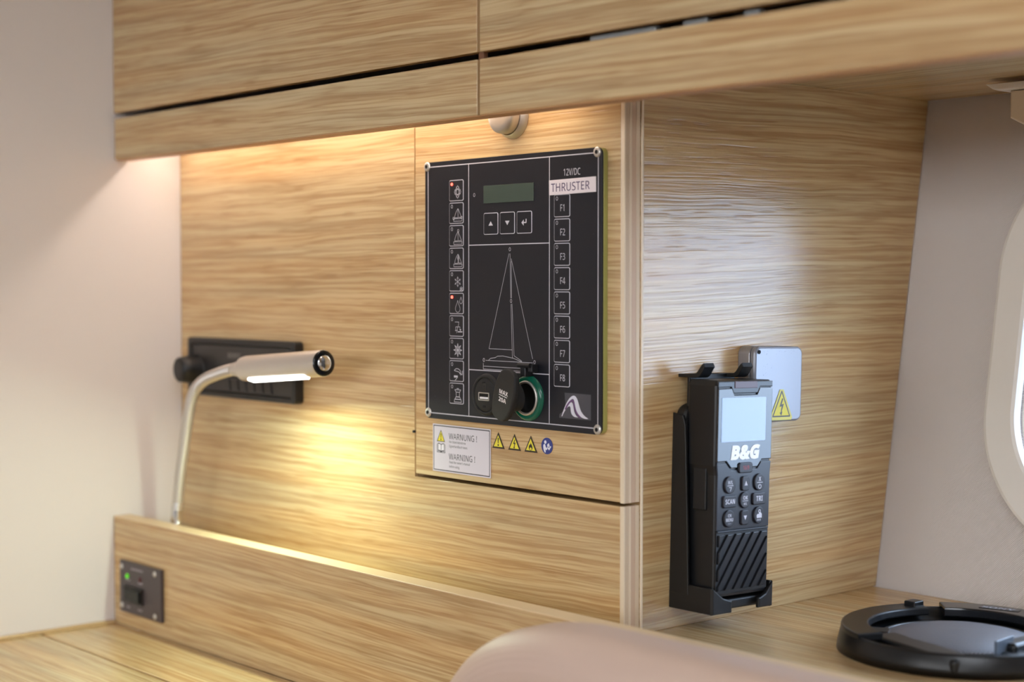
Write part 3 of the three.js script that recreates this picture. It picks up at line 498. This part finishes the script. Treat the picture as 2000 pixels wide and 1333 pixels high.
// ---------------------------------------------------------------- handset in its cradle, metal box (on the end panel, facing +x)
function onEnd(name, label, category, x, y, z, roll) { const t = thing(name, label, category, [x, y, z]); t.rotation.set(0, Math.PI / 2, roll); return t; }
const ROLL = -0.027;
const blackBody = plastic(0x0d0e11, 0.36), blackMatte = plastic(0x0c0c0d, 0.48);
{
  const t = onEnd('radio_handset', 'black radio telephone handset with a bright screen and keypad, clipped in a wall cradle', 'radio handset', 0.0, -0.2395, -0.0835, ROLL);
  const F = 0.042, B = 0.012;
  const keypad = plastic(0x20232c, 0.33);
  // body: a tapered block, waisted below the screen
  const prof = (w0, w1) => poly([[-0.0300, 0.004], [0.0300, 0.004], [0.0303, 0.053], [0.0306, 0.096], [0.0317, 0.103], [0.0317, 0.163], [0.0300, 0.167], [-0.0300, 0.167], [-0.0317, 0.163], [-0.0317, 0.103], [-0.0306, 0.096], [-0.0303, 0.053]]);
  part('body', slab(prof(), F - B - 0.0006, 0.0022, B, 8), blackBody, t);
  // glossy screen bezel, notched at top and bottom
  const bez = poly([[-0.0312, 0.1062], [-0.0206, 0.1062], [-0.0152, 0.1008], [0.0150, 0.1008], [0.0200, 0.1062], [0.0312, 0.1062], [0.0312, 0.1608], [0.0160, 0.1612], [0.0130, 0.1560], [-0.0130, 0.1560], [-0.0160, 0.1612], [-0.0312, 0.1608]]);
  const bz = part('screen_bezel', slab(bez, 0.0018, 0.0006, F - 0.0012, 8), std(0x14161c, 0.10, 0, { ior: 1.8 }), t);
  part('screen', slab(roundRect(-0.0272, 0.1208, 0.0506, 0.0332, 0.0006), 0.0006, 0.0001, F + 0.0003), std(0x8fa4c6, 0.10, 0, { emissive: 0xb4cdf2, emissiveIntensity: 0.11 }), bz, 'pale glowing display');
  // letters of the maker, cut as thin raised shapes
  const letters = new TextGeometry('B&G', { font, size: 0.0098, depth: 0.0002, curveSegments: 6, bevelEnabled: true, bevelSize: 0.00055, bevelThickness: 0.00005, bevelSegments: 1 });
  letters.applyMatrix4(new THREE.Matrix4().makeShear(0, 0, 0.16, 0, 0, 0)).scale(1.16, 1, 1); letters.computeBoundingBox();
  part('maker_mark', letters.translate(0.0006 - (letters.boundingBox.max.x + letters.boundingBox.min.x) / 2, 0.1076, F + 0.0007), std(0xffffff, 0.3), bz, 'white B&G letters');
  part('top_strip', [slab(poly([[-0.0312, 0.1618], [-0.0166, 0.1620], [-0.0138, 0.1572], [0.0138, 0.1572], [0.0166, 0.1620], [0.0312, 0.1618], [0.0312, 0.1662], [-0.0312, 0.1662]]), 0.0016, 0.0005, F - 0.0012, 6)], std(0x15171c, 0.2), t);
  part('top_inset', box(0.026, 0.0052, 0.0014, 0, 0.1636, F + 0.0002, 0.0003), std(0x4a1c22, 0.3), t, 'dark red inset');
  // keypad plate with its upper edge following the bezel
  part('keypad_plate', slab(poly([[-0.0300, 0.0545], [0.0300, 0.0545], [0.0302, 0.0955], [0.0312, 0.1046], [0.0196, 0.1046], [0.0148, 0.0994], [0.0100, 0.0994], [-0.0100, 0.0994], [-0.0152, 0.0994], [-0.0206, 0.1046], [-0.0312, 0.1046], [-0.0302, 0.0955]]), 0.0014, 0.0005, F - 0.0010, 6), keypad, t);
  const atlas = canvas(512, 512, (g) => {
    g.fillStyle = '#1a1820'; g.fillRect(0, 0, 512, 512); g.fillStyle = g.strokeStyle = '#cfcdd6'; g.lineWidth = 6; g.textAlign = 'center';
    const cell = (i, f) => { g.save(); g.translate((i % 4) * 128 + 64, Math.floor(i / 4) * 128 + 64); f(); g.restore(); };
    const T = (s, y, n, sx = 1) => text(g, s, 0, y, n, sx, 'sans-serif', 'bold');
    cell(0, () => { T('H/L', -6, 38, 0.9); g.fillRect(-34, 2, 68, 5); g.beginPath(); g.moveTo(-14, 18); g.lineTo(14, 18); g.lineTo(0, 46); g.stroke(); });
    cell(1, () => { g.beginPath(); g.moveTo(0, -22); g.lineTo(-20, 16); g.lineTo(20, 16); g.fill(); });
    cell(2, () => { T('X', -8, 46); g.fillRect(-34, 0, 68, 5); g.beginPath(); g.arc(0, 32, 16, -1, 4.1); g.stroke(); line(g, [[0, 12], [0, 28]]); });
    cell(3, () => { T('SCAN', 16, 46, 0.86); });
    cell(4, () => { T('OK', -4, 44); g.fillRect(-34, 4, 68, 5); T('H/L', 42, 32, 0.8); });
    cell(5, () => { T('TRI', 17, 50, 0.9); });
    cell(6, () => { T('CH', -12, 34, 0.9); T('MENU', 22, 36, 0.8); T('___', 34, 34, 0.9); });
    cell(7, () => { g.beginPath(); g.moveTo(0, 22); g.lineTo(-20, -16); g.lineTo(20, -16); g.fill(); });
    cell(8, () => { g.beginPath(); g.arc(-14, 6, 16, 0, 7); g.arc(12, 0, 20, 0, 7); g.fill(); g.fillRect(-28, 8, 60, 14); g.beginPath(); g.arc(4, -30, 11, 0, 7); g.stroke(); for (const x of [-18, 0, 18]) line(g, [[x, 30], [x - 6, 44]]); });
    cell(9, () => { g.fillStyle = '#a02a30'; T('16/9', 16, 46, 0.8); });
  });
  const keyMat = std(0xffffff, 0.45, 0, { map: atlas });
  const cellUV = (geo, i, cx, cy, s) => planarUV(geo, cx - s / 2 - (i % 4) * s, cy - s / 2 - (3 - Math.floor(i / 4)) * s, s * 4, s * 4);
  const key = (i, x, y, w, h, r, s, name = 'key') => part(name, cellUV(slab(roundRect(x - w / 2, y - h / 2, w, h, r), 0.0024, 0.0007, F - 0.0004, 10), i, x, y, s), keyMat, t);
  key(0, -0.0172, 0.0885, 0.0120, 0.0130, 0.0059, 0.0128); key(1, 0.0008, 0.0888, 0.0086, 0.0112, 0.0022, 0.0120); key(2, 0.0168, 0.0890, 0.0118, 0.0130, 0.0058, 0.0128);
  key(3, -0.0168, 0.0760, 0.0150, 0.0092, 0.0018, 0.0140); key(4, 0.0004, 0.0762, 0.0112, 0.0124, 0.0055, 0.0115); key(5, 0.0168, 0.0764, 0.0148, 0.0092, 0.0018, 0.0140);
  key(6, -0.0172, 0.0632, 0.0118, 0.0130, 0.0058, 0.0126); key(7, 0.0008, 0.0630, 0.0086, 0.0112, 0.0022, 0.0120); key(8, 0.0168, 0.0638, 0.0118, 0.0130, 0.0058, 0.0126);
  key(9, 0.0004, 0.1008, 0.0156, 0.0080, 0.0022, 0.0125, 'distress_key');
  // loudspeaker grille: a recessed field crossed by slanting ribs
  const gr = part('grille_field', slab(poly([[-0.0294, 0.007], [0.0294, 0.007], [0.0297, 0.0528], [-0.0297, 0.0528]]), 0.0008, 0.0002, F - 0.0008), plastic(0x0c0d10, 0.5), t);
  // slanting ribs, each clipped to the field
  const clip = (pts, axis, at, keep) => pts.flatMap((p, i) => { const q = pts[(i + 1) % pts.length], a = (p[axis] - at) * keep, c = (q[axis] - at) * keep, o = a >= 0 ? [p] : []; if ((a >= 0) !== (c >= 0)) { const k = a / (a - c); o.push([p[0] + (q[0] - p[0]) * k, p[1] + (q[1] - p[1]) * k]); } return o; });
  for (let i = 0; i < 11; i++) {
    const x = -0.0700 + i * 0.0098, w = 0.0066, rise = 0.044, run = 0.0335;
    let q = [[x, 0.0085], [x + w, 0.0085], [x + w + run, 0.0085 + rise], [x + run, 0.0085 + rise]];
    for (const c of [[0, -0.0278, 1], [0, 0.0278, -1], [1, 0.0095, 1], [1, 0.0512, -1]]) q = clip(q, ...c);
    if (q.length > 2 && Math.abs(THREE.ShapeUtils.area(q.map(([a, c]) => ({ x: a, y: c })))) > 1.2e-5) part('grille_rib', slab(poly(q), 0.0022, 0.0006, F - 0.0006), plastic(0x14171d, 0.36), gr);
  }
  part('grille_lip', box(0.0585, 0.0012, 0.0016, 0, 0.0536, F + 0.0002, 0.0004), plastic(0x2c313a, 0.35), t);
  part('side_key', [box(0.002, 0.032, 0.013, -0.0308, 0.085, 0.026, 0.001)], plastic(0x0e0e10, 0.5), t);
}
{
  const t = onEnd('handset_cradle', 'black wall cradle with two spring clips and a foot, holding the radio handset', 'cradle', 0.0, -0.2475, -0.0835, ROLL);
  const s = new THREE.Shape(); s.moveTo(-0.033, 0.004).lineTo(0.033, 0.004).lineTo(0.033, 0.142).quadraticCurveTo(0.033, 0.155, 0.022, 0.156).lineTo(-0.022, 0.156).quadraticCurveTo(-0.033, 0.155, -0.033, 0.142).closePath();
  part('back_plate', slab(s, 0.0115, 0.003, 0.0003, 10), blackMatte, t);
  for (const sd of [-1, 1]) part('side_wing', slab(poly([[0.0005, 0.012], [0.020, 0.012], [0.018, 0.06], [0.0135, 0.140], [0.0105, 0.1475], [0.0005, 0.149]]), 0.0022, 0.0006, 0).rotateY(-Math.PI / 2).translate(sd * 0.0342 + 0.0011, 0, 0), blackMatte, t);
  part('foot_floor', box(0.066, 0.008, 0.036, 0, 0.005, 0.019, 0.002), blackMatte, t);
  for (const [sd, w] of [[-1, 0.021], [1, 0.013]]) part('foot_lip', slab(sd < 0 ? poly([[-0.0345, 0.0], [-0.0125, 0.0], [-0.0125, 0.009], [-0.0225, 0.012], [-0.0345, 0.020]]) : poly([[0.0345, 0.0005], [0.0185, 0.0005], [0.0185, 0.008], [0.0265, 0.0110], [0.0345, 0.020]]), 0.0038, 0.0012, 0.0405, 6), blackMatte, t);
  for (const sd of [-1, 1]) part('foot_side', box(0.0028, 0.020, 0.043, sd * 0.0336, 0.010, 0.0215, 0.001), blackMatte, t);
  for (const cx of [-0.0235, 0.0205]) {
    const c = slab((() => { const q = new THREE.Shape(); q.moveTo(0.006, 0).lineTo(0.0285, 0.001).bezierCurveTo(0.032, 0.002, 0.0335, 0.0075, 0.037, 0.0092).lineTo(0.0385, 0.0062).bezierCurveTo(0.036, 0.004, 0.035, -0.002, 0.030, -0.0022).lineTo(0.006, -0.0022).closePath(); return q; })(), 0.012, 0.0006, 0, 8);
    part('spring_clip', c.rotateY(-Math.PI / 2).translate(cx + 0.006, 0.1782, -0.012), blackMatte, t);
  }
  part('clip_post', box(0.052, 0.03, 0.003, -0.0015, 0.164, 0.0085, 0.001), blackMatte, t);
}
{
  const t = onEnd('junction_box', 'square silver metal box with a yellow voltage triangle, behind the handset', 'junction box', 0.0, -0.1095, -0.1555, -0.026);
  const W = 0.059, h = 0.0600, alu = std(0x9c9a9e, 0.36, 0.6, { bumpMap: fine, bumpScale: 0.00002 });
  const scuff = canvas(256, 256, (g) => { g.fillStyle = '#8e9098'; g.fillRect(0, 0, 256, 256); for (let i = 0; i < 60; i++) { const e = rnd(); g.strokeStyle = `rgba(70,70,78,${0.15 + 0.35 * rnd()})`; g.lineWidth = 0.6 + rnd(); const x = e < 0.6 ? 20 + rnd() * 200 : 30 + rnd() * 60, y = e < 0.6 ? 6 + rnd() * 24 : 40 + rnd() * 60; line(g, [[x, y], [x + (rnd() - 0.5) * 10, y + (rnd() - 0.5) * 6]]); } });
  part('case', slab(roundRect(-W / 2, 0, W, h, 0.0065), 0.0120, 0.0008, 0.0002, 10), alu, t);
  const lid = part('lid', planarUV(slab(roundRect(-W / 2, 0, W, h, 0.0065), 0.0056, 0.0018, 0.0124, 10), -W / 2, 0, W, h), std(0xffffff, 0.34, 0.35, { map: scuff }), t);
  part('lid_screw', disc(0.0016, 0.0012, -0.0252, 0.0556, 0.0174, 16), darkHole, lid);
  const tex = canvas(220, 220, (g) => { g.fillStyle = '#ded46a'; g.fillRect(0, 0, 220, 220); triangle(g, 110, 24, 168, 170, 9, bolt(g)); });
  part('voltage_sticker', planarUV(slab((() => { const w = 0.0135, s = poly([[-0.0022, 0.0245], [0.0022, 0.0245], [w, 0.0022], [w - 0.001, 0], [-w + 0.001, 0], [-w, 0.0022]]); return s; })(), 0.0003, 0.0001, 0).translate(0.0035, 0.0012, 0.0181), 0.0035 - 0.0138, 0.0012, 0.0276, 0.0258), std(0xffffff, 0.4, 0, { map: tex }), t);
}

// ---------------------------------------------------------------- loudspeaker lying on the counter
{
  const t = thing('loudspeaker', 'round black loudspeaker ring with a grey mesh centre lying on the counter', 'speaker', [0.19, CTR, -0.15]);
  const shiny = plastic(0x0f1012, 0.34), R = 0.087;
  part('outer_ring', lathe([[0.060, 0.0025], [0.064, 0.006], [0.070, 0.0075], [0.0765, 0.0090], [0.0785, 0.0148], [0.0815, 0.0160], [0.0840, 0.0145], [0.0862, 0.006], [R, 0.0002], [0.060, 0.0002]], 96), shiny, t);
  part('floor_plate', lathe([[0, 0.0028], [0.060, 0.0028], [0.060, 0.0004], [0, 0.0004]], 64), plastic(0x2b2d33, 0.35), t);
  const dots = dataTexture(64, 64, (u, v) => { const d = Math.hypot(u - 0.5, v - 0.5); const g = d < 0.30 ? 24 : 128; return [g, g, g * 1.06]; }, true); dots.repeat.set(1, 1);
  const meshG = lathe([[0, 0.0160], [0.020, 0.0156], [0.038, 0.0140], [0.050, 0.0112], [0.0535, 0.0085]], 64);
  { const p = meshG.attributes.position, uv = new Float32Array(p.count * 2); for (let i = 0; i < p.count; i++) { uv[2 * i] = p.getX(i) / 0.0020; uv[2 * i + 1] = p.getZ(i) / 0.0020; } meshG.setAttribute('uv', new THREE.BufferAttribute(uv, 2)); }
  part('mesh_grille', meshG, std(0xffffff, 0.45, 0.35, { map: dots }), t, 'grey perforated mesh');
  part('inner_rim', lathe([[0.0530, 0.004], [0.0530, 0.0095], [0.0545, 0.0108], [0.0565, 0.0104], [0.0585, 0.003]], 80), shiny, t);
  // angle a measured in plan from +x towards +z
  const arc = (a0, a1, r0, r1, h, z0) => {
    const s = new THREE.Shape(); s.absarc(0, 0, r1, a0, a1, false); s.absarc(0, 0, r0, a1, a0, true);
    return slab(s, h, 0.0012, 0, 28).rotateX(Math.PI / 2).translate(0, z0 + h, 0);
  };
  const d2 = Math.PI / 180;
  part('raised_rim', arc(112 * d2, 216 * d2, 0.0640, 0.0838, 0.0060, 0.0125), shiny, t);
  const badge = part('raised_rim', arc(226 * d2, 300 * d2, 0.0600, 0.0836, 0.0072, 0.0120), std(0x0d0e10, 0.16), t);
  const st = canvas(256, 64, (g) => { g.fillStyle = '#0d0e10'; g.fillRect(0, 0, 256, 64); g.fillStyle = '#b9bcc8'; text(g, 'SONY', 14, 52, 58, 1.28, 'serif', 'bold'); });
  part('maker_mark', planarUV(box(0.030, 0.0075, 0.0002, 0, 0, 0, 0.00005), -0.015, -0.00375, 0.030, 0.0075).rotateX(-Math.PI / 2).rotateY(0.26).translate(-0.012, 0.0195, -0.0705), std(0xffffff, 0.3, 0, { map: st }), badge, 'pale SONY letters');
  part('rim_tab', box(0.010, 0.009, 0.012, -0.0655, 0.0175, -0.0380, 0.001), shiny, t);
  for (const a of [150, 20]) {
    const s = part('strut', box(0.034, 0.0085, 0.017, 0.0655, 0.0078, 0, 0.002).rotateY(-a * d2), shiny, t);
    part('screw_hole', cyl(0.0024, 0.0024, 0.0012, 0.0715, 0.0122, 0, 16).rotateY(-a * d2), darkHole, s);
  }
  part('front_arm', box(0.090, 0.0100, 0.022, 0, 0.0080, 0, 0.003).rotateY(-0.29).translate(0.005, 0, 0.053), shiny, t);
  part('side_arm', box(0.014, 0.0110, 0.050, 0.049, 0.0115, -0.006, 0.003), shiny, t);
  part('upright_tab', box(0.0022, 0.0165, 0.026, 0.046, 0.0125, 0.026, 0.0008).rotateY(0.10), plastic(0x59626e, 0.3), t, 'pale grey upright tab');
}

// ---------------------------------------------------------------- padded seat back in front, fixture under the cabinet
{
  const t = thing('seat_cushion', 'beige leather seat back with a rounded corner, in the foreground before the fiddle board', 'cushion', [-0.050, -H, 0.095]);
  const q = new THREE.Shape(), top = H - 0.2195;
  q.moveTo(0.012, 0.02).lineTo(0.012, top - 0.125).bezierCurveTo(0.012, top - 0.055, 0.055, top - 0.004, 0.150, top).lineTo(1.0, top).lineTo(1.0, 0.02).closePath();
  const g = new THREE.ExtrudeGeometry(q, { depth: 0.014, bevelEnabled: true, bevelSize: 0.030, bevelOffset: -0.030, bevelThickness: 0.030, bevelSegments: 10, curveSegments: 28 });
  part('padding', g.translate(0, 0, 0.031), std(0xcdb3a2, 0.5, 0, { bumpMap: fine, bumpScale: 0.0002 }), t);
}
{
  const t = thing('blind_bracket', 'small white plastic bracket under the overhead cabinet by the hull lining', 'bracket', [0.166, UNDER - 0.004, -0.315]);
  const ivory = std(0xe6e0d8, 0.45);
  part('foot', box(0.05, 0.004, 0.03, 0.03, 0.002, 0, 0.0006), ivory, t);
  part('flange', slab(poly([[-0.047, 0], [0.080, 0], [0.080, -0.0058], [-0.036, -0.0058], [-0.041, -0.0042]]), 0.056, 0.0012, -0.028), ivory, t);
  part('block', slab(poly([[-0.0285, -0.006], [0.075, -0.006], [0.075, -0.034], [-0.016, -0.034], [-0.0285, -0.0275]]), 0.044, 0.0016, -0.022), std(0xe2d2bc, 0.45), t);
}
renderer.render(scene, camera);
